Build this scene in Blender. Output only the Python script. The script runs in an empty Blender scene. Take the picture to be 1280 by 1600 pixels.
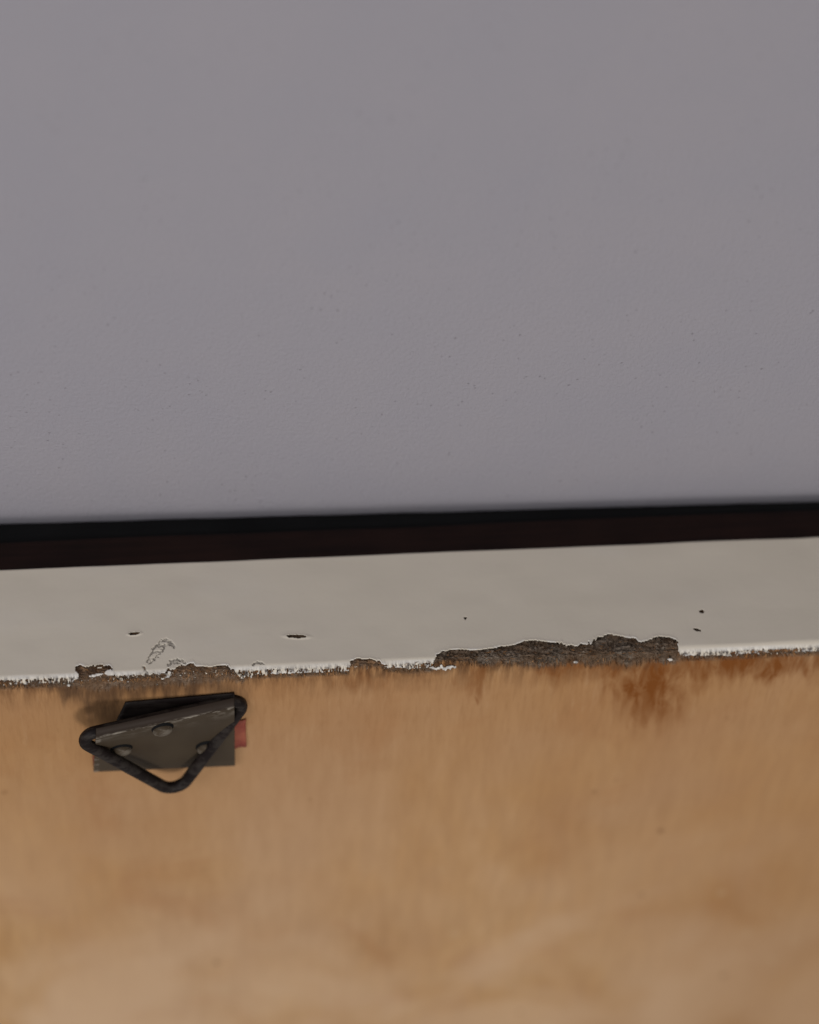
import bpy, math, random
import numpy as np
from mathutils import Matrix, Vector
random.seed(4); rng = np.random.default_rng(7)
S = bpy.context.scene
C = S.collection
MM = 0.001

# ------------------------------------------------------------------ camera
# x runs along the top edge of the panel, y from the viewer to the wall, z up.
# origin: on the upper front arris of the panel.
FPX, W0, H0 = 3630.0, 1280.0, 1600.0
PITCH = math.radians(50)
ax = Vector((39360, 1522, -3630)).normalized()          # world X seen in camera axes
def solve_z():
    s = math.sin(PITCH)
    # z = (p,q,s), ax.z = 0, |z| = 1
    a, b, c = ax
    # p = (-c*s - b*q)/a
    k0, k1 = -c*s/a, -b/a
    A = k1*k1+1; B = 2*k0*k1; D = k0*k0+s*s-1
    q = (-B+math.sqrt(B*B-4*A*D))/(2*A)
    return Vector((k0+k1*q, q, s))
az = solve_z(); ay = az.cross(ax)
R = Matrix((ax, ay, az)).transposed()                   # world -> camera (columns = world axes in camera)
RW = R.transposed()
DIST = 0.4356
LIP0 = (640.0, 1035.0)
cam_pos = -(RW @ Vector(((LIP0[0]-W0/2)/FPX*DIST, -(LIP0[1]-H0/2)/FPX*DIST, -DIST)))
cd = bpy.data.cameras.new('camera'); cam = bpy.data.objects.new('camera', cd); C.objects.link(cam)
cam.matrix_world = Matrix.Translation(cam_pos) @ RW.to_4x4()
cd.sensor_fit = 'HORIZONTAL'; cd.sensor_width = 36; cd.lens = 36*FPX/W0
cd.clip_start = 0.01; cd.clip_end = 50
cd.dof.use_dof = True; cd.dof.focus_distance = DIST-0.001; cd.dof.aperture_fstop = 8.0
S.camera = cam
S.render.resolution_x = 819; S.render.resolution_y = 1024

# ------------------------------------------------------------------ light
S.view_settings.view_transform = 'Standard'; S.view_settings.look = 'None'
S.view_settings.exposure = 0; S.view_settings.gamma = 1
wd = bpy.data.worlds.new('World'); S.world = wd; wd.use_nodes = True
bg = wd.node_tree.nodes['Background']
bg.inputs['Color'].default_value = (1.0, 0.955, 0.93, 1); bg.inputs['Strength'].default_value = 0.30
def area(name, loc, target, size, power, col):
    l = bpy.data.lights.new(name, 'AREA'); l.shape = 'DISK'; l.size = size; l.energy = power; l.color = col
    o = bpy.data.objects.new(name, l); C.objects.link(o); o.location = loc
    o.rotation_euler = (Vector(target)-Vector(loc)).to_track_quat('-Z', 'Y').to_euler()
    return o
area('soft_key_light', (0.05, -0.80, 0.05), (0, 0, -0.03), 0.19, 2.15, (1.0, 0.965, 0.93))  # frontal key lamp, direction taken from the hanger's shadow
area('high_fill_light', (-0.62, -0.50, 0.55), (0, 0, 0.02), 0.5, 2.7, (0.95, 0.96, 1.0))

# ------------------------------------------------------------------ helpers
def project(P):
    """P (...,3) metres -> photo pixels"""
    M = np.array(R); c = np.array(cam_pos)
    q = (P-c) @ M.T
    return W0/2+FPX*q[...,0]/-q[...,2], H0/2-FPX*q[...,1]/-q[...,2]
def unproject(px, py, axis, val):
    d = RW @ Vector(((px-W0/2)/FPX, -(py-H0/2)/FPX, -1))
    t = (val-cam_pos[axis])/d[axis]
    return cam_pos+d*t
def hash2(ix, iy, seed):
    h = (ix.astype(np.int64)*374761393+iy.astype(np.int64)*668265263+seed*974634777) & 0xffffffff
    h = ((h ^ (h >> 13))*1274126177) & 0xffffffff
    h = (h ^ (h >> 16)) & 0xffffffff
    return h/4294967295.0
def vnoise(x, y, seed=0):
    ix = np.floor(x); iy = np.floor(y); fx = x-ix; fy = y-iy
    fx = fx*fx*(3-2*fx); fy = fy*fy*(3-2*fy)
    a = hash2(ix, iy, seed); b = hash2(ix+1, iy, seed); c = hash2(ix, iy+1, seed); d = hash2(ix+1, iy+1, seed)
    return (a*(1-fx)+b*fx)*(1-fy)+(c*(1-fx)+d*fx)*fy
def fbm(x, y, seed=0, n=4):
    v = 0; a = .5; t = 0
    for i in range(n):
        v = v+a*vnoise(x*2**i, y*2**i, seed+i*17); t += a; a *= .5
    return v/t
def sm(e0, e1, v):
    t = np.clip((v-e0)/(e1-e0), 0, 1); return t*t*(3-2*t)
def link(name, me, mat, parent=None, smooth=True):
    o = bpy.data.objects.new(name, me); C.objects.link(o)
    if mat: me.materials.append(mat)
    if smooth: me.polygons.foreach_set('use_smooth', np.ones(len(me.polygons), bool))
    if parent: o.parent = parent
    return o
def grid_mesh(name, P, keep=None, attrs={}):
    """P (n,m,3) grid; keep (n-1,m-1) bool"""
    n, m = P.shape[:2]
    idx = np.arange(n*m).reshape(n, m)
    q = np.stack([idx[:-1, :-1], idx[1:, :-1], idx[1:, 1:], idx[:-1, 1:]], -1)
    if keep is not None: q = q[keep]
    q = q.reshape(-1, 4)
    used = np.unique(q); remap = np.zeros(n*m, int); remap[used] = np.arange(len(used)); q = remap[q]
    co = P.reshape(-1, 3)[used]
    me = bpy.data.meshes.new(name)
    me.vertices.add(len(co)); me.vertices.foreach_set('co', co.astype(np.float32).ravel())
    me.loops.add(len(q)*4); me.loops.foreach_set('vertex_index', q.astype(np.int32).ravel())
    me.polygons.add(len(q)); me.polygons.foreach_set('loop_start', np.arange(0, len(q)*4, 4, dtype=np.int32))
    for k, v in attrs.items():
        a = me.attributes.new(k, 'FLOAT', 'POINT'); a.data.foreach_set('value', v.reshape(-1)[used].astype(np.float32))
    me.update(calc_edges=True); me.validate()
    return me
def raw_mesh(name, v, f):
    me = bpy.data.meshes.new(name); me.from_pydata([tuple(p) for p in v], [], f); me.update(); return me

class Mat:
    def __init__(s, name):
        s.m = bpy.data.materials.new(name); s.m.use_nodes = True; s.t = s.m.node_tree
        s.b = s.t.nodes['Principled BSDF']
    def n(s, typ, **kw):
        o = s.t.nodes.new(typ)
        for k, v in kw.items():
            if k in o.inputs: o.inputs[k].default_value = v
            else: setattr(o, k, v)
        return o
    def l(s, a, b): s.t.links.new(a, b)
    def coord(s, scale=(1, 1, 1), rot=(0, 0, 0)):
        tc = s.n('ShaderNodeTexCoord'); mp = s.n('ShaderNodeMapping')
        mp.inputs['Scale'].default_value = scale; mp.inputs['Rotation'].default_value = rot
        s.l(tc.outputs['Object'], mp.inputs['Vector']); return mp.outputs['Vector']
    def noise(s, vec, scale, detail=4, rough=.55, dist=0):
        o = s.n('ShaderNodeTexNoise'); o.inputs['Scale'].default_value = scale; o.inputs['Detail'].default_value = detail
        o.inputs['Roughness'].default_value = rough; o.inputs['Distortion'].default_value = dist
        s.l(vec, o.inputs['Vector']); return o.outputs['Fac']
    def ramp(s, fac, stops):
        o = s.n('ShaderNodeValToRGB'); e = o.color_ramp.elements
        while len(e) < len(stops): e.new(.5)
        for i, (p, c) in enumerate(stops):
            e[i].position = p; e[i].color = (*c, 1) if len(c) == 3 else c
        s.l(fac, o.inputs['Fac']); return o.outputs['Color']
    def mix(s, fac, a, b, mode='MIX'):
        o = s.n('ShaderNodeMix', data_type='RGBA', blend_type=mode)
        for v, i in ((fac, 0), (a, 6), (b, 7)):
            if hasattr(v, 'links'): s.l(v, o.inputs[i])
            else: o.inputs[i].default_value = v if i == 0 else (*v, 1)
        return o.outputs[2]
    def math(s, op, a, b=0.0, clamp=False):
        o = s.n('ShaderNodeMath', operation=op, use_clamp=clamp)
        for v, i in ((a, 0), (b, 1)):
            if hasattr(v, 'links'): s.l(v, o.inputs[i])
            else: o.inputs[i].default_value = v
        return o.outputs[0]
    def rng(s, v, a, b, c=0.0, d=1.0):
        o = s.n('ShaderNodeMapRange'); s.l(v, o.inputs[0])
        for i, x in enumerate((a, b, c, d)): o.inputs[i+1].default_value = x
        return o.outputs[0]
    def attr(s, name):
        o = s.n('ShaderNodeAttribute', attribute_name=name); return o.outputs['Fac']
    def bump(s, h, dist, strength=1.0):
        o = s.n('ShaderNodeBump'); o.inputs['Strength'].default_value = strength; o.inputs['Distance'].default_value = dist
        s.l(h, o.inputs['Height']); s.l(o.outputs['Normal'], s.b.inputs['Normal'])
    def set(s, **kw):
        for k, v in kw.items():
            k = k.replace('_', ' ')
            if hasattr(v, 'links'): s.l(v, s.b.inputs[k])
            else: s.b.inputs[k].default_value = (*v, 1) if isinstance(v, tuple) else v

# ------------------------------------------------------------------ materials
def m_wall():
    m = Mat('grey_wall_paint'); v = m.coord()
    big = m.noise(v, 9, 3); mid = m.noise(v, 55, 4)
    f = m.mix(.35, big, mid)
    col = m.ramp(f, [(.3, (.318, .306, .348)), (.5, (.333, .317, .352)), (.7, (.350, .327, .358))])
    # small pits and grit held in the roller texture
    vo = m.n('ShaderNodeTexVoronoi', feature='F1'); vo.inputs['Scale'].default_value = 560; m.l(v, vo.inputs['Vector'])
    patch = m.rng(m.noise(v, 75, 4), .44, .60)
    pit = m.math('MULTIPLY', m.rng(vo.outputs['Distance'], .05, .16, 1, 0), patch)
    col = m.mix(m.math('MULTIPLY', pit, .5), col, (.17, .155, .17))
    m.set(Base_Color=col, Roughness=.75)
    h = m.math('ADD', m.math('MULTIPLY', m.noise(v, 1300, 4, .65), 1.3), m.math('MULTIPLY', m.noise(v, 240, 3), .2))
    h = m.math('SUBTRACT', h, m.math('MULTIPLY', pit, .6))
    m.bump(h, .00026, .8)
    return m.m
def m_wood():
    m = Mat('aged_plywood'); v = m.coord()
    sep = m.n('ShaderNodeSeparateXYZ'); m.l(v, sep.inputs[0]); z = sep.outputs['Z']
    vw = m.coord((1, 1, .33)); vd = m.coord((1, 1, .6), (0, math.radians(35), 0))
    big = m.noise(vd, 22, 3, .5, .8); mid = m.noise(vw, 70, 4, .55, .6); fine = m.noise(m.coord((1, 1, .16)), 420, 4, .6)
    base = m.ramp(m.mix(.4, big, mid), [(.32, (.44, .235, .100)), (.46, (.51, .292, .128)), (.56, (.56, .340, .162)), (.70, (.65, .425, .235))])
    base = m.mix(m.rng(m.noise(v, 16, 2), .48, .66, 0, .5), base, (.53, .36, .235))
    base = m.mix(m.rng(m.noise(m.coord((1, 1, 1.2)), 34, 3, .5, 1.0), .54, .72, 0, .55), base, (.43, .215, .095))
    base = m.mix(m.rng(fine, .35, .65, .30, 0), base, (.30, .165, .08))
    ff = m.noise(m.coord((1, 1, .12)), 1150, 4, .65)
    upper = m.rng(z, -.045, -.008, .12, 1)
    base = m.mix(m.math('MULTIPLY', m.rng(ff, .36, .50, .34, 0), upper), base, (.22, .115, .05))
    base = m.mix(m.math('MULTIPLY', m.rng(m.noise(m.coord((1, 1, .15), (0, 0, .7)), 780, 3, .6), .58, .72, 0, .4), upper), base, (.66, .45, .26))
    pale = m.math('MULTIPLY', m.rng(z, -.015, -.135), m.rng(m.noise(v, 26, 3, .5, .5), .32, .62))
    base = m.mix(m.math('MULTIPLY', pale, .8), base, (.64, .445, .285))
    tone = m.math('MULTIPLY', m.rng(m.math('ADD', sep.outputs['X'], m.math('MULTIPLY', mid, .04)), .055, .105), m.rng(z, -.03, -.10))
    base = m.mix(m.math('MULTIPLY', tone, .5), base, (.39, .215, .10))
    # pale glue flecks / dark dots
    vo = m.n('ShaderNodeTexVoronoi', feature='F1'); vo.inputs['Scale'].default_value = 120; m.l(m.coord((1, 1, .7)), vo.inputs['Vector'])
    rarity = m.rng(m.noise(v, 75, 2), .50, .62)
    base = m.mix(m.math('MULTIPLY', m.rng(vo.outputs['Distance'], .04, .13, .6, 0), rarity), base, (.16, .085, .04))
    vo2 = m.n('ShaderNodeTexVoronoi', feature='F1'); vo2.inputs['Scale'].default_value = 95; m.l(m.coord((1, 1, .6), (.2, .5, .1)), vo2.inputs['Vector'])
    rar2 = m.rng(m.noise(m.coord((1, 1, 1), (1, 1, 0)), 60, 2), .46, .60)
    base = m.mix(m.math('MULTIPLY', m.rng(vo2.outputs['Distance'], .05, .15, .5, 0), rar2), base, (.62, .46, .28))
    # dirt soaked into short fibres beneath the top arris
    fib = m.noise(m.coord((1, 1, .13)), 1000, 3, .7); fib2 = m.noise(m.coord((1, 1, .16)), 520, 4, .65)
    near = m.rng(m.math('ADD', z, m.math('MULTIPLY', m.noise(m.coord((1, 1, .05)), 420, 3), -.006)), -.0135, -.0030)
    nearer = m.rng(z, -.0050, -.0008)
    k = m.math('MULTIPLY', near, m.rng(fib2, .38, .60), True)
    base = m.mix(m.rng(z, -.125, -.012, 0, .62), base, (.37, .185, .076))  # broad tone, browner towards the top of the face
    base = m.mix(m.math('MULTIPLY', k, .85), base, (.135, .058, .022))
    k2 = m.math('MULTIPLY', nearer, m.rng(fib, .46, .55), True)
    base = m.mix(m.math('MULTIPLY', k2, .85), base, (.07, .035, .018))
    # stains, grime, and the hanger's shadow painted on the wood
    st = m.attr('stain'); stn = m.math('MULTIPLY', st, m.rng(m.noise(m.coord((1, 1, .35), (0, .35, 0)), 260, 5, .65, .8), .36, .58, .30, 1.15), True)
    base = m.mix(stn, base, (.205, .066, .012))
    dk = m.math('MULTIPLY', m.attr('dirt_shade'), m.rng(fib2, .3, .6, .6, 1.0), True)
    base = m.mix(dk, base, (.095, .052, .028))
    # torn fibres, greyed
    tor = m.attr('torn')
    tn = m.noise(m.coord((.6, 1.2, 1)), 620, 6, .75, 1.2); tb = m.noise(v, 160, 3)
    tcol = m.ramp(tn, [(.34, (.030, .022, .017)), (.44, (.105, .078, .058)), (.54, (.20, .155, .118)), (.66, (.36, .30, .24))])
    tcol = m.mix(m.rng(tb, .42, .60, 0, .6), tcol, (.19, .115, .065))
    base = m.mix(tor, base, tcol)
    m.set(Base_Color=base, Roughness=.7)
    m.b.inputs['Specular IOR Level'].default_value = .1
    h = m.math('ADD', m.math('MULTIPLY', fine, .5), m.math('MULTIPLY', m.math('MULTIPLY', fib, near), 1.6))
    h = m.math('ADD', h, m.math('MULTIPLY', m.math('MULTIPLY', tn, tor), 4))
    m.bump(h, .00025, .8)
    return m.m
def m_paint():
    m = Mat('off_white_paint'); v = m.coord()
    f = m.noise(v, 28, 4); g = m.noise(m.coord((.25, 1, 1)), 130, 4)
    col = m.ramp(m.mix(.3, f, g), [(.3, (.690, .625, .515)), (.55, (.706, .640, .535)), (.75, (.705, .648, .560))])
    # faint smudges
    col = m.mix(m.rng(m.noise(m.coord((.4, 1, 1)), 210, 3), .68, .76, 0, .14), col, (.42, .37, .32))
    fr = m.attr('fray')
    sp = m.noise(m.coord((1, .35, .35)), 1500, 3, .7)
    col = m.mix(m.math('MULTIPLY', fr, m.rng(sp, .44, .56), True), col, (.075, .06, .055))
    col = m.mix(m.math('MULTIPLY', m.attr('edge_highlight'), .7, True), col, (.86, .84, .81))  # highlight put into the paint colour
    cr = m.math('MULTIPLY', m.attr('crack'), m.rng(m.noise(v, 1500, 3, .7), .36, .56), True)
    col = m.mix(m.math('MULTIPLY', cr, .8), col, (.10, .085, .072))
    m.set(Base_Color=col, Roughness=.42)
    m.b.inputs['Specular IOR Level'].default_value = .35
    h = m.math('ADD', m.math('MULTIPLY', g, 1.0), m.math('MULTIPLY', m.noise(v, 500, 4), .35))
    h = m.math('ADD', h, m.math('MULTIPLY', m.math('MULTIPLY', sp, fr), 2.0))
    h = m.math('SUBTRACT', h, m.math('MULTIPLY', cr, 2.0))
    m.bump(h, .0002, .35)
    return m.m
def m_dark(name, c1, c2, rough):
    m = Mat(name); g = m.noise(m.coord((.06, 1, 1)), 700, 5, .6); b = m.noise(m.coord(), 60, 3)
    col = m.ramp(m.mix(.5, g, b), [(.35, c1), (.65, c2)])
    m.set(Base_Color=col, Roughness=rough); m.b.inputs['Specular IOR Level'].default_value = .1
    m.bump(g, .0002, .6); return m.m
def m_metal(name, c1, c2, rough, worn, spec=.35):
    m = Mat(name); v = m.coord(); f = m.noise(v, 120, 4); s = m.noise(v, 1400, 4, .65)
    col = m.ramp(f, [(.35, c1), (.65, c2)])
    col = m.mix(m.math('MULTIPLY', m.attr('fold_shade'), .85), col, (.026, .017, .013))  # shade of the upward-facing fold put into the metal colour
    wr = m.math('MULTIPLY', m.attr('wear'), m.rng(m.noise(m.coord((.35, 1, 1)), 620, 4, .7), .46, .58), True)
    col = m.mix(m.math('MULTIPLY', wr, worn), col, (.36, .32, .27))
    m.b.inputs['Specular IOR Level'].default_value = spec
    m.set(Base_Color=col, Metallic=.1, Roughness=m.rng(f, .3, .7, rough-.07, rough+.1))
    m.bump(s, .00003, .4); return m.m
def m_red():
    m = Mat('faded_red_paper'); f = m.noise(m.coord(), 260, 4)
    m.set(Base_Color=m.ramp(f, [(.40, (.24, .042, .024)), (.60, (.33, .085, .045))]), Roughness=.7); return m.m
WALL, WOOD, PAINT = m_wall(), m_wood(), m_paint()
BROWN = m_dark('dark_stained_wood', (.0085, .0045, .004), (.020, .009, .007), .6)
BLACK = m_dark('black_shade_fill', (.006, .006, .0064), (.010, .010, .0105), .85)
PLATE = m_metal('bronzed_steel', (.056, .040, .025), (.068, .050, .032), .55, .9, .16)
WIRE = m_metal('blackened_wire', (.009, .006, .006), (.015, .010, .009), .5, .2, .14)
RED = m_red()

# ------------------------------------------------------------------ profile of the panel
Y_WHITE = unproject(640, 866, 2, 0)[1]                 # back edge of the white painted edge
Y_BROWN = unproject(640, 821, 2, -.0004)[1]
print('depths mm', Y_WHITE*1000, Y_BROWN*1000)
XL, XR = -.30, .30
fine_x = np.arange(-.084, .084, .00014)
xs = np.concatenate([np.linspace(XL, -.085, 40), fine_x, np.linspace(.085, XR, 40)])
RAD = .0011
def profile(s):
    """s along the section: s<0 on the top (y=-s), quarter round, then down the face; returns y,z,ny,nz"""
    L = RAD*math.pi/2
    top = s < -RAD
    arc = (~top) & (s < -RAD+L)
    y = np.where(top, -s, 0.0); z = np.zeros_like(s); ny = np.zeros_like(s); nz = np.ones_like(s)
    th = (s+RAD)/RAD
    y = np.where(arc, RAD-RAD*np.sin(th), y); z = np.where(arc, -RAD+RAD*np.cos(th), z)
    ny = np.where(arc, -np.sin(th), ny); nz = np.where(arc, np.cos(th), nz)
    fc = (~top) & (~arc)
    z = np.where(fc, -RAD-(s+RAD-L), z); ny = np.where(fc, -1.0, ny); nz = np.where(fc, 0.0, nz)
    return y, z, ny, nz
# outlines read off the photograph in its pixels, laid onto the real surface
def base_line(px): return 1061.5-.0408*px               # the arris in the picture
bx = [-300, 0, 60, 112, 117, 119, 172, 176, 180, 200, 226, 240, 258, 262, 275, 283, 300, 312, 330, 345, 359, 364, 378, 384, 395, 440, 500, 545, 548, 560, 578, 592, 606, 640, 676, 681, 690, 705, 740, 770, 790, 806, 818, 835, 850, 870, 890, 905, 920, 935, 945, 958, 970, 985, 993, 1000, 1010, 1020, 1030, 1045, 1056, 1059, 1061, 1068, 1100, 1160, 1230, 1280, 1600]
by = [1076, 1069, 1066, 1064, 1061, 1041, 1041, 1047, 1059, 1058, 1056, 1053, 1052, 1045, 1044, 1039, 1037, 1042, 1044, 1041, 1042, 1046, 1060, 1054, 1052, 1050, 1048, 1046, 1033, 1030, 1032, 1034, 1041, 1043, 1042, 1026, 1020, 1017, 1017, 1014, 1012, 1008, 1003, 1003, 1004, 1006, 1009, 1009, 1005, 997, 994, 993, 995, 998, 998, 1003, 1003, 998, 995, 996, 1000, 1003, 1022, 1024, 1023, 1021, 1017, 1015, 1002]
def ell(px, py, cx, cy, rx, ry, ang=0):
    c, s_ = math.cos(ang), math.sin(ang); u = (px-cx)*c+(py-cy)*s_; w = -(px-cx)*s_+(py-cy)*c
    return np.sqrt((u/rx)**2+(w/ry)**2)
CHIPS = [(210.5, 991.5, 8, 2.4, -.08), (464, 995.5, 15, 2.8, .03), (727, 966.5, 2, 1.7, 0), (1096.5, 957, 3.4, 2.0, 0), (1090, 984.8, 6, 1.9, .25), (52, 1066, 5, 2, 0)]
def poly_dist(px, py, pts):
    d = np.full(px.shape, 1e9)
    for (x0, y0), (x1, y1) in zip(pts[:-1], pts[1:]):
        vx, vy = x1-x0, y1-y0; t = np.clip(((px-x0)*vx+(py-y0)*vy)/(vx*vx+vy*vy), 0, 1)
        d = np.minimum(d, np.hypot(px-x0-t*vx, py-y0-t*vy))
    return d
Z3 = lambda L: [(80+a/3.2, 960+b/3.2) for a, b in L]
CRACKS = [Z3([(482, 238), (498, 208), (512, 176), (528, 158), (548, 140), (575, 131), (600, 146), (618, 162)]),
          Z3([(496, 246), (520, 222), (540, 205), (556, 184), (568, 160), (592, 152), (612, 168)]),
          Z3([(508, 196), (530, 190), (548, 186)]), Z3([(528, 160), (544, 166), (566, 160)]),
          Z3([(465, 268), (480, 285), (476, 300)]),
          Z3([(600, 240), (628, 228), (655, 236), (672, 250)]),
          Z3([(1010, 252), (1030, 244), (1066, 250)]), Z3([(585, 258), (610, 240), (640, 248)])]

# ------------------------------------------------------------------ the thing
panel = bpy.data.objects.new('wooden_panel', None); C.objects.link(panel)
panel['label'] = 'wooden panel with chipped off-white top edge and a triangular ring hanger on its brown face'
panel['category'] = 'panel'

# wood: fine near the arris and the torn places, coarse down the face
s_top = np.concatenate([np.linspace(-Y_WHITE, -.0125, 12)[:-1], np.arange(-.0125, .006, .00014)])
s_all = np.concatenate([s_top, np.arange(.006, .026, .0005), np.linspace(.026, .26, 50)])
yy, zz, ny, nz = profile(s_all)
X, Sg = np.meshgrid(xs, s_all, indexing='ij')
Yg = np.broadcast_to(yy, X.shape); Zg = np.broadcast_to(zz, X.shape)
P0 = np.stack([X, Yg, Zg], -1)
PX, PY = project(P0)
def edge_line(px):
    return np.interp(px, bx, by)
def jag(px, py):
    amp = .25+1.5*sm(.35, .7, fbm(px*.018, px*0, 13, 3))
    return ((fbm(px*.13, py*.13, 3, 4)-.5)*9.0+(vnoise(px*.5, py*.15, 9)-.5)*5.0)*amp+(fbm(px*.05, py*.05, 15, 2)-.5)*5
bnd = edge_line(PX)
arr = base_line(PX)
exposed = sm(-9, -4, PY-bnd+jag(PX, PY)*.6)
# torn: exposed top surface down to about where the fibres of the face begin
lower = arr+3+np.interp(PX, [0, 100, 170, 260, 380, 400, 680, 800, 900, 1060, 1080], [0, 12, 20, 17, 12, 0, -1, 9, 13, 11, 0])
lower = lower+(fbm(PX*.05, PX*0, 21, 3)-.5)*14+(vnoise(PX*.5, PX*0, 22)-.5)*6
torn = np.clip(exposed*sm(4, -4, PY-lower), 0, 1)
inbig = sm(676, 690, PX)*sm(1064, 1056, PX)
torn = np.maximum(torn*(.55+.45*inbig), 0)
chipd = np.zeros(PX.shape)
for cx, cy, rx, ry, a in CHIPS:
    chipd = np.maximum(chipd, sm(1.7, .9, ell(PX, PY, cx, cy, rx, ry, a)))
# dark grit line just below the paint
grit = sm(7, 0, np.abs(PY-(bnd+5)))*sm(-3, 3, PY-arr)*(vnoise(PX*.5, PY*.3, 31) > .30)
torn = np.maximum(torn, grit*.95)
rough_h = (fbm(PX*.07, PY*.22, 41, 5)-.5)*1.4+(vnoise(PX*.35, PY*.6, 42)-.5)*.6+(vnoise(PX*.6, PY*.7, 43)-.5)*.4
ridge = np.abs(fbm(PX*.035, PY*.16, 77, 3)-.5)*2
disp = -.00005+torn*(rough_h*.0010-.0005+ridge*.0003)-chipd*.0004
disp += (1-torn)*(vnoise(PX*.5, PY*.06, 55)-.5)*.00012*sm(.012, 0, Sg)
fb = sm(14, 0, PY-arr)*sm(0, 4, PY-arr)                       # frayed fibres on the arris
disp += fb*(vnoise(PX*.6, PY*.10, 58)-.55)*.0005
fade = sm(-.084, -.080, X)*sm(.084, .080, X); disp = disp*fade
P = P0.copy(); P[..., 1] += disp*ny; P[..., 2] += disp*nz
# stains, grime and the painted hanger shadow in picture pixels
wob = (fbm(PX*.06, PY*.012, 61, 4)-.5)*2.2
w2 = (fbm(PX*.10, PY*.03, 63, 3)-.5)*1.5
stain = np.zeros(PX.shape)
def blob(cx, cy, rx, ry, amt, a=0, soft=1.0):
    e = ell(PX+w2*30, PY+wob*24, cx, cy, rx, ry, a); return amt*sm(1.0+soft*.5, 1.0-soft*.6, e)
for b in [(1012, 1068, 58, 60, .9, .2), (1003, 1100, 20, 46, .6, 0), (985, 1050, 120, 20, .75, -.04), (900, 1044, 70, 15, .7, 0), (1180, 1036, 140, 20, .85, -.05),
          (1090, 1050, 55, 22, .4, 0), (745, 1066, 22, 26, .5, 0), (742, 1094, 7, 5, .8, 0), (840, 1050, 30, 22, .25, 0), (1270, 1034, 40, 26, .3, 0), (560, 1062, 40, 14, .3, 0)]:
    stain = np.maximum(stain, blob(*b))
dirt_shade = np.zeros(PX.shape)  # grime above the hanger, plus its shadow painted by the left corner
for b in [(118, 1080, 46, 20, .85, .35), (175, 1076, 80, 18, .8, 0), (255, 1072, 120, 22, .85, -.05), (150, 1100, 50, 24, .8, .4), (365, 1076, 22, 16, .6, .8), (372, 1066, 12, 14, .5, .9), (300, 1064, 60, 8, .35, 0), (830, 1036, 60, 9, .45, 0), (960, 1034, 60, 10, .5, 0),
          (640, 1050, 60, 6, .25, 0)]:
    dirt_shade = np.maximum(dirt_shade, blob(*b))
dirt_shade = np.maximum(dirt_shade, chipd)
me = grid_mesh('back_board', P, None, {'torn': np.clip(torn+chipd*.9, 0, 1), 'stain': stain, 'dirt_shade': dirt_shade})
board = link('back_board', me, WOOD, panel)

# paint skin, with its chips as real holes and a real thickness
s_p = np.concatenate([np.arange(-Y_WHITE, -.0125, .0003), np.arange(-.0125, .0032, .00012)])
xs_p = np.concatenate([np.linspace(XL, -.085, 40), np.arange(-.084, .084, .00012), np.linspace(.085, XR, 40)])
yy, zz, ny, nz = profile(s_p)
X, Sg = np.meshgrid(xs_p, s_p, indexing='ij')
P0 = np.stack([X, np.broadcast_to(yy, X.shape), np.broadcast_to(zz, X.shape)], -1)
PX, PY = project(P0)
bnd = edge_line(PX); arr = base_line(PX)
d_edge = bnd-jag(PX, PY)*.6-PY                      # >0: inside the paint (px)
hole = np.zeros(PX.shape, bool)
for cx, cy, rx, ry, a in CHIPS:
    hole |= ell(PX+(vnoise(PX*.5, PY*.5, 5)-.5)*3, PY+(vnoise(PX*.4, PY*.7, 6)-.5)*1.6, cx, cy, rx, ry, a) < 1
lowband = sm(-1, 4, PY-arr)                         # on and below the arris the paint breaks up
spa = .35+1.2*vnoise(PX*.022, PX*0, 73)
speck = (fbm(PX*.42, PY*.42, 71, 2) < .47*lowband*spa) | (vnoise(PX*.9, PY*.22, 72) < .20*lowband*spa)
# a few islands of paint left on the torn band
isl = (fbm(PX*.11, PY*.22, 81, 3) > .70) & (d_edge > -16) & (PX > 160) & (PX < 300) & (PY > 1040) & (PY < 1076)
isl |= (ell(PX, PY, 693, 1042+(vnoise(PX*.2, PY*0, 89)-.5)*5, 20, 2.6, -.02)+(vnoise(PX*.4, PY*.5, 90)-.5)*1.1 < 1) | (ell(PX, PY, 900, 1033, 4, 2, 0) < 1) | (ell(PX, PY, 1047, 1029, 4, 2, 0) < 1) | (ell(PX, PY, 150, 1055, 13, 2, -.15) < 1) | (ell(PX, PY, 107, 1069, 3, 2, 0) < 1)
isl |= (ell(PX, PY, 116, 1055, 8, 6, .3) < 1) | (ell(PX, PY, 172, 1052, 9, 4, 0) < 1) | (ell(PX, PY, 156, 1044.5, 5, 1, 0) < 1)
present = ((d_edge > 0) & ~hole & ~speck) | isl
keep = present[:-1, :-1] & present[1:, :-1] & present[1:, 1:] & present[:-1, 1:]
crack = np.zeros(PX.shape)
for c in CRACKS: crack = np.maximum(crack, sm(2.3, .6, poly_dist(PX+(vnoise(PX*.4, PY*.4, 91)-.5)*4, PY+(vnoise(PX*.4, PY*.4, 92)-.5)*4, c)))
fray = sm(-5, 3, PY-arr)*.95
edge_highlight = np.maximum(sm(4, 1, np.abs(PY-arr+1.5))*(.25+.55*vnoise(PX*.03, PX*0, 99)), sm(4, 1, d_edge)*.75*sm(.35, .6, vnoise(PX*.08, PY*.1, 88)))  # painted highlight along the arris and the broken paint rims
lift = sm(5, 0, d_edge)*.00012                      # edge of the film curls up a little
for cx, cy, rx, ry, a in CHIPS[:2]:
    e = ell(PX, PY, cx, cy, rx, ry, a); lift = np.maximum(lift, sm(1.9, 1.0, e)*.00015)
und = (fbm(PX*.012, PY*.02, 95, 2)-.5)*.0003
disp = .00022+(und+lift-crack*.0002+(vnoise(PX*.5, PY*.2, 97)-.5)*.00022*fray)*sm(-.084, -.080, X)*sm(.084, .080, X)
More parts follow.
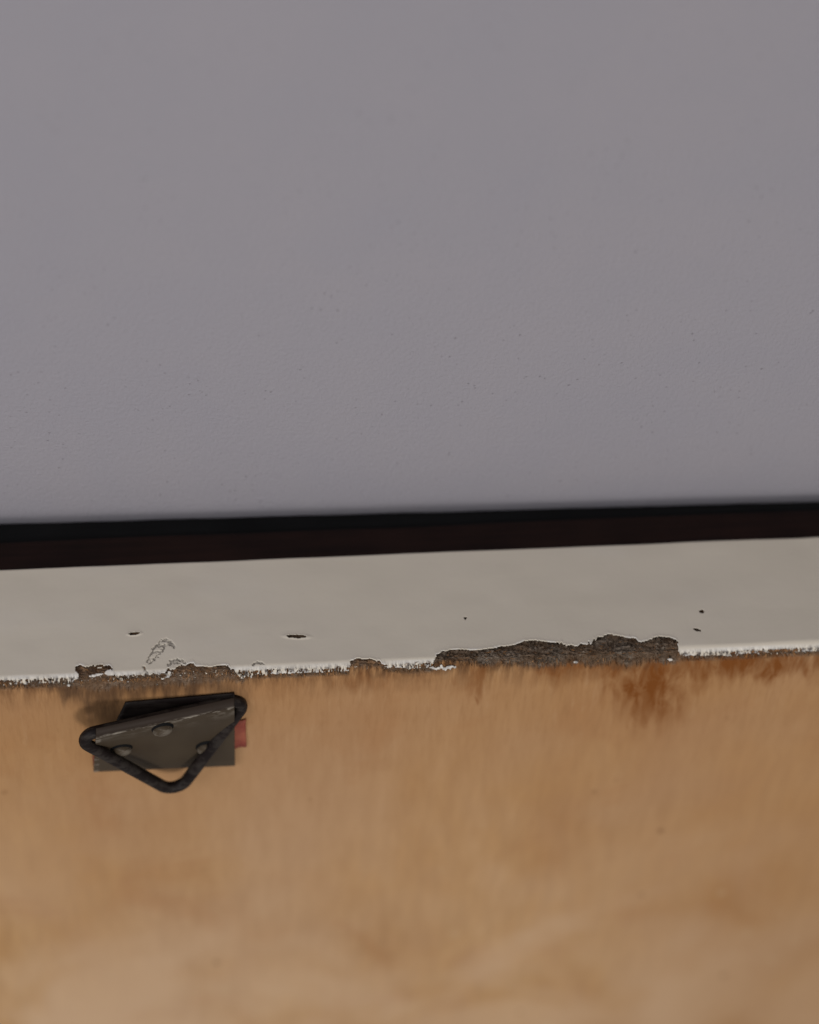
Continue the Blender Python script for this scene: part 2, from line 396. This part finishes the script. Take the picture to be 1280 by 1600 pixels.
P = P0.copy(); P[..., 1] += disp*ny; P[..., 2] += disp*nz
me = grid_mesh('painted_edge', P, keep, {'fray': fray, 'edge_highlight': edge_highlight, 'crack': crack})
paint = link('painted_edge', me, PAINT, panel)
so = paint.modifiers.new('thickness', 'SOLIDIFY'); so.thickness = .00022; so.offset = -1 if me.polygons[0].normal.z > 0 else 1

# body of the panel behind the skin
def box(name, x0, x1, y0, y1, z0, z1, mat, parent, bev=0.0):
    v = [(x, y, z) for x in (x0, x1) for y in (y0, y1) for z in (z0, z1)]
    f = [(0, 1, 3, 2), (4, 6, 7, 5), (0, 4, 5, 1), (2, 3, 7, 6), (0, 2, 6, 4), (1, 5, 7, 3)]
    o = link(name, raw_mesh(name, v, f), mat, parent, False)
    if bev:
        b = o.modifiers.new('bevel', 'BEVEL'); b.width = bev; b.segments = 3
    return o
box('core', XL+.0005, XR-.0005, .0035, Y_WHITE-.0003, -.262, -.0035, WOOD, panel)

# dark stained moulding fixed behind the white edge, its top a little uneven
def strip(name, y0, y1, ztop, mat, rad, amp, seed, slant=0.0):
    n = 240; X1 = np.linspace(XL, XR, n)
    prof = [(0, -.05)]+[(0, -rad)]+[(rad*(1-math.cos(t)), -rad+rad*math.sin(t)) for t in np.linspace(.2, math.pi/2, 5)]
    w = y1-y0
    prof += [(w-rad*(1-math.cos(t)), -rad+rad*math.sin(t)) for t in np.linspace(math.pi/2, .2, 5)]+[(w, -rad), (w, -.05)]
    Pm = np.zeros((n, len(prof), 3))
    for j, (a, b) in enumerate(prof):
        Pm[:, j, 0] = X1; Pm[:, j, 1] = y0+a+(fbm(X1*40, X1*0+j*.1, seed, 3)-.5)*amp*(b > -.04)
        Pm[:, j, 2] = ztop+b+(fbm(X1*60, X1*0+j*.07, seed+5, 3)-.5)*amp*(b > -.04)
        if a > w/2: Pm[:, j, 1] += slant*X1
    return link(name, grid_mesh(name, Pm), mat, panel)
strip('dark_moulding', Y_WHITE+.0001, Y_BROWN, -.0004, BROWN, .0006, .0004, 5)

# ------------------------------------------------------------------ wall, set not quite parallel to the panel
wl = unproject(0, 812, 2, -.006); wr = unproject(1280, 777, 2, -.006)
GAP_Z = -.0015
wl = unproject(0, 812, 2, GAP_Z); wr = unproject(1280, 777, 2, GAP_Z)
ang = math.atan2(wr[1]-wl[1], wr[0]-wl[0])
print('wall y', wl[1]*1000, wr[1]*1000)
me = raw_mesh('wall', [(-1.2, 0, -.9), (1.2, 0, -.9), (1.2, 0, 1.2), (-1.2, 0, 1.2), (-1.2, .1, -.9), (1.2, .1, -.9), (1.2, .1, 1.2), (-1.2, .1, 1.2)],
              [(0, 1, 2, 3), (5, 4, 7, 6), (3, 2, 6, 7), (0, 4, 5, 1), (1, 5, 6, 2), (0, 3, 7, 4)])
wall = link('wall', me, WALL, None, False)
wall.location = ((wl[0]+wr[0])/2, (wl[1]+wr[1])/2, 0); wall.rotation_euler = (0, 0, ang)
wall['kind'] = 'structure'
# black strip standing in for the shaded gap between moulding and wall, following the wall
n = 160; X1 = np.linspace(XL, XR, n)
yw = wall.location.y+(X1-wall.location.x)*math.tan(ang)
Pm = np.zeros((n, 6, 3)); Pm[..., 0] = X1[:, None]
edge = (fbm(X1*90, X1*0, 8, 3)-.5)*.0003
Pm[:, 0, 1] = Y_BROWN+.0001; Pm[:, 0, 2] = -.05
Pm[:, 1, 1] = Y_BROWN+.0001; Pm[:, 1, 2] = -.0034
Pm[:, 2, 1] = Y_BROWN+.0006; Pm[:, 2, 2] = -.0028
Pm[:, 3, 1] = yw-.0011+edge; Pm[:, 3, 2] = -.0018
Pm[:, 4, 1] = yw-.0004+edge; Pm[:, 4, 2] = -.0024
Pm[:, 5, 1] = yw-.0004; Pm[:, 5, 2] = -.05
link('black_shade_fill', grid_mesh('black_shade_fill', Pm), BLACK, panel)

# ------------------------------------------------------------------ ring hanger
def tube(name, pts, r, mat, parent, seg=16, closed=False, wear=None):
    n = len(pts); V = []; F = []
    up = Vector((0, 1, 0))
    for i, p in enumerate(pts):
        a = pts[(i-1) % n] if (closed or i) else pts[0]; b = pts[(i+1) % n] if (closed or i < n-1) else pts[-1]
        t = (b-a).normalized(); u = t.cross(up).normalized(); w = u.cross(t)
        rr = r*(1+.008*math.sin(i*.7))
        for k in range(seg):
            c = 2*math.pi*k/seg; V.append(p+(u*math.cos(c)+w*math.sin(c))*rr)
    for i in range(n if closed else n-1):
        j = (i+1) % n
        for k in range(seg):
            F.append((i*seg+k, i*seg+(k+1) % seg, j*seg+(k+1) % seg, j*seg+k))
    me = raw_mesh(name, V, F)
    a = me.attributes.new('wear', 'FLOAT', 'POINT'); a.data.foreach_set('value', [.3]*len(V) if wear is None else wear)
    return link(name, me, mat, parent)
# plate: flat on the board at the bottom, bent outwards at the crease (more so on the left), rolled over the wire and back
BL, BR = unproject(146, 1206.5, 1, -.0012), unproject(367.5, 1197, 1, -.0012)
hL, hR = .0072, .0026
CL, CR = unproject(150, 1154, 1, -hL), unproject(366.5, 1108, 1, -hR)
WR = .0013                                           # wire radius
nu = 72
th0 = .0005
path = []
for i in range(10): path.append(('flat', i/9))
for i in range(1, 13): path.append(('roll', i/12))
U = np.linspace(0, 1, nu); Pm = np.zeros((nu, len(path), 3)); wear = np.zeros((nu, len(path))); fold_sh = np.zeros((nu, len(path)))
CEN = []
for a, u in enumerate(U):
    B = BL.lerp(BR, u); K = CL.lerp(CR, u); h = hL+(hR-hL)*u
    ro = WR+th0+.0001
    up = (K-B).normalized(); out = Vector((1, 0, 0)).cross(up).normalized()
    if out.y > 0: out = -out
    cen = K-out*ro+up*.0001
    cen_r = ro
    CEN.append(cen.copy())
    for b, (kind, t) in enumerate(path):
        if kind == 'flat':
            p = B.lerp(K, t)+out*(-.00025*math.sin(math.pi*t)*(1-u*.6))
        elif kind == 'roll':
            an = t*math.radians(72)
            p = cen+out*(cen_r*math.cos(an))+up*(cen_r*math.sin(an)*1.05)
        else:
            an = math.radians(165)
            p1 = cen+out*(cen_r*math.cos(an))+up*(cen_r*math.sin(an)*1.05)
            p2 = Vector((p1.x, -.0006, p1.z-.006))
            p = p1.lerp(p2, t)
        if p.y > -.0004: p.y = -.0004
        Pm[a, b] = p
        fold_sh[a, b] = 0 if kind == 'flat' else min(1, t*3)  # painted shade, growing over the roll
        wear[a, b] = math.exp(-((b-10.5)/1.5)**2)+(.5 if (kind == 'flat' and a < 3) else 0)
nz_ = (fbm(np.arange(nu)[:, None]*.35+0*wear, np.arange(len(path))[None]*.5+0*wear, 12, 3)-.5)*.00022
Pm[..., 1] -= nz_*(wear+.1)
me = grid_mesh('ring_hanger', Pm, None, {'wear': wear, 'fold_shade': fold_sh})
hang = link('ring_hanger', me, PLATE, panel)
hang['label'] = 'bent dark metal strap plate folded over a wire ring'
so = hang.modifiers.new('thickness', 'SOLIDIFY'); so.thickness = th0; so.offset = -1
bv = hang.modifiers.new('bevel', 'BEVEL'); bv.width = .00018; bv.segments = 2; bv.limit_method = 'ANGLE'; bv.angle_limit = math.radians(50)
# find solidify direction: normals of the visible face must point to the viewer
if me.polygons[3].normal.y > 0: me.flip_normals()

# dark leaf behind the strap, added to fill in the shadow above the fold
q = [unproject(*p, 1, -.0006) for p in ((196, 1099), (366.5, 1084.5), (366.5, 1190), (152, 1190))]
nn = 24; Pb = np.zeros((nn, 12, 3))
for i in range(nn):
    for j in range(12):
        Pb[i, j] = q[0].lerp(q[1], i/(nn-1)).lerp(q[3].lerp(q[2], i/(nn-1)), j/11)
mb = grid_mesh('shade_leaf', Pb, None, {'wear': np.full((nn, 12), .15)})
if mb.polygons[3].normal.y > 0: mb.flip_normals()
rl = link('shade_leaf', mb, WIRE, hang)
so = rl.modifiers.new('thickness', 'SOLIDIFY'); so.thickness = .0004; so.offset = -1
# ring
bar = (CEN[-1]-CEN[0]).normalized()
TL = CEN[0]-bar*.0012; TR = CEN[-1]+bar*.0007; AP = unproject(275, 1231, 1, -.0046)
def fillet(A, B, Cc, r, n):
    """points rounding corner B"""
    a = (A-B).normalized(); c = (Cc-B).normalized(); half = a.angle(c)/2
    d = r/math.tan(half); ctr = B+(a+c).normalized()*(r/math.sin(half))
    p0 = B+a*d; p1 = B+c*d; v0 = p0-ctr; v1 = p1-ctr; tot = v0.angle(v1); axn = v0.cross(v1).normalized()
    return [ctr+Matrix.Rotation(tot*i/n, 3, axn) @ v0 for i in range(n+1)]
def corner_from(center_px): return center_px
TLc = TL-bar*.0031+Vector((0, 0, -.0012)); TRc = TR+bar*.0024; APc = AP+Vector((0, 0, -.0021))
ring = fillet(APc, TLc, TRc, .0021, 10)
def seg(a, b, n): return [a.lerp(b, i/n) for i in range(1, n)]
f2 = fillet(TLc, TRc, APc, .0021, 10); f3 = fillet(TRc, APc, TLc, .0030, 16)
pts = ring+seg(ring[-1], f2[0], 14)+f2+seg(f2[-1], f3[0], 16)+f3+seg(f3[-1], ring[0], 16)
k = len(pts)
rg = tube('ring', pts, WR*.92, WIRE, hang, closed=True)

# screws: low domed heads with a worn cross recess, seated on the plate
def screw(px, py, rad, tilt, hgt, rot):
    t = (py-1155)/50.0
    # depth of the plate under this pixel
    best = None
    for a in range(0, nu, 2):
        for b in range(0, 10):
            q = Pm[a, b]; x_, y_ = project(q); d = (x_-px)**2+(y_-py)**2
            if best is None or d < best[0]: best = (d, q, a, b)
    y0 = best[1][1]
    c = unproject(px, py, 1, y0)
    a, b = best[2], min(max(best[3], 1), 8)
    t1 = Vector(Pm[min(a+1, nu-1), b]-Pm[a-1, b]); t2 = Vector(Pm[a, b+1]-Pm[a, b-1]); nrm = t1.cross(t2).normalized()
    if nrm.y > 0: nrm = -nrm
    V = []; F = []; rings = [(1.0, -.6), (1.0, .15), (.97, .35), (.90, .58), (.78, .77), (.6, .91), (.38, .98), (.12, 1.0)]
    sg = 28
    rotm = nrm.to_track_quat('Z', 'Y').to_matrix()
    for rr, hh in rings:
        for k2 in range(sg):
            an = 2*math.pi*k2/sg
            q = rr
            V.append(rotm @ Vector((rad*q*math.cos(an), rad*q*math.sin(an), hgt*hh)))
    for i in range(len(rings)-1):
        for k2 in range(sg):
            F.append((i*sg+k2, i*sg+(k2+1) % sg, (i+1)*sg+(k2+1) % sg, (i+1)*sg+k2))
    F.append(tuple((len(rings)-1)*sg+k2 for k2 in range(sg)))
    nh = len(F); base_i = len(V)                          # black disc set higher than the head, standing in for its crescent shadow
    for rr, hh in ((1.0, -.4), (1.0, .34), (0.0, .36)):
        for k2 in range(sg):
            an = 2*math.pi*k2/sg
            V.append(rotm @ Vector((rad*1.12*rr*math.cos(an), rad*1.12*rr*math.sin(an), .0008*hh))+Vector((0, 0, .00085)))
    for i in range(2):
        for k2 in range(sg):
            F.append((base_i+i*sg+k2, base_i+i*sg+(k2+1) % sg, base_i+(i+1)*sg+(k2+1) % sg, base_i+(i+1)*sg+k2))
    me = raw_mesh('screw', V, F)
    at = me.attributes.new('wear', 'FLOAT', 'POINT'); at.data.foreach_set('value', [.35]*len(V))
    o = link('screw', me, PLATE, hang); o.location = c
    me.materials.append(BLACK)
    for p in me.polygons[nh:]: p.material_index = 1
    return o
screw(254, 1140, .0019, 0, .0011, .3); screw(190, 1172, .0019, 0, .0011, .9); screw(323, 1169, .0019, 0, .0011, 0)

# scrap of red paper under the plate
a, b = unproject(141, 1186, 1, -.0003), unproject(387.5, 1122, 1, -.0003); c = unproject(387, 1166, 1, -.0003)
n = 60; V = []; F = []
for i in range(n+1):
    u = i/n; px = 142.5+(385-142.5)*u
    zt = unproject(px, 1180-58*u, 1, 0)[2]; zb = unproject(px, 1199-34*u, 1, 0)[2]
    x = unproject(px, 1160, 1, 0)[0]
    for j in range(7):
        V.append((x+.00022*(random.random()-.5)*(i == n), -.00022-.00006*math.sin(i*1.3+j), zt+(zb-zt)*j/6+(.00035*(random.random()-.5) if j in (0, 6) else 0)))
for i in range(n):
    for j in range(6): F.append((i*7+j, (i+1)*7+j, (i+1)*7+j+1, i*7+j+1))
o = link('paper_scrap', raw_mesh('paper_scrap', V, F), RED, panel)
o['label'] = 'faded red paper scrap trapped under the metal plate'
so = o.modifiers.new('thickness', 'SOLIDIFY'); so.thickness = .0001

# crumbs of paint and fibre clinging to the broken arris
V = []; F = []
for _ in range(170):
    px = random.uniform(0, 1280) if _ % 4 else random.uniform(100, 300)
    if 690 < px < 1050: px -= 400
    py = base_line(px)+random.uniform(0, 9)
    p = unproject(px, py, 1, -.0003); s_ = random.uniform(.00006, .00022)
    i0 = len(V)
    ds = [Vector([random.gauss(0, 1) for _ in range(3)]).normalized()*s_*random.uniform(.6, 1.3) for _ in range(4)]
    V += [p+d for d in ds]; F += [(i0, i0+1, i0+2), (i0, i0+2, i0+3), (i0, i0+3, i0+1), (i0+1, i0+3, i0+2)]
o = link('paint_crumbs', raw_mesh('paint_crumbs', V, F), PAINT, panel, False); o['kind'] = 'stuff'

# torn fibres standing out of the broken arris and the bare patches
V = []; F = []
for i in range(760):
    if i % 5 < 3: px = random.choice((random.uniform(682, 1058), random.uniform(118, 380)))
    else: px = random.uniform(0, 1280)
    top = float(np.interp(px, bx, by)); lo = float(base_line(px))+9
    if i % 5 < 3:
        py = random.uniform(min(top+2, lo-2), lo)
    else: py = random.uniform(lo-8, lo+2)
    onface = py > base_line(px)+2
    p = unproject(px, py, 1, -.00005) if onface else unproject(px, py, 2, -.00035)
    L = random.uniform(.0003, .0011); w = random.uniform(.00003, .00008)
    if onface: d = Vector((random.gauss(0, .3), -random.uniform(.05, .5), -1))
    else: d = Vector((random.choice((-1, 1)), random.gauss(0, .35), random.uniform(.0, .35)))
    d.normalize(); a = d.orthogonal().normalized(); b = d.cross(a)
    i0 = len(V); mid = p+d*L*.55+a*L*random.uniform(-.1, .1)
    for q, ww in ((p, w), (mid, w*.8)):
        for k in range(3):
            c = 2*math.pi*k/3; V.append(q+(a*math.cos(c)+b*math.sin(c))*ww)
    V.append(p+d*L+b*L*random.uniform(-.15, .15))
    for k in range(3):
        k2 = (k+1) % 3
        F += [(i0+k, i0+k2, i0+3+k2, i0+3+k), (i0+3+k, i0+3+k2, i0+6)]
o = link('wood_splinters', raw_mesh('wood_splinters', V, F), WOOD, panel, False); o['kind'] = 'stuff'
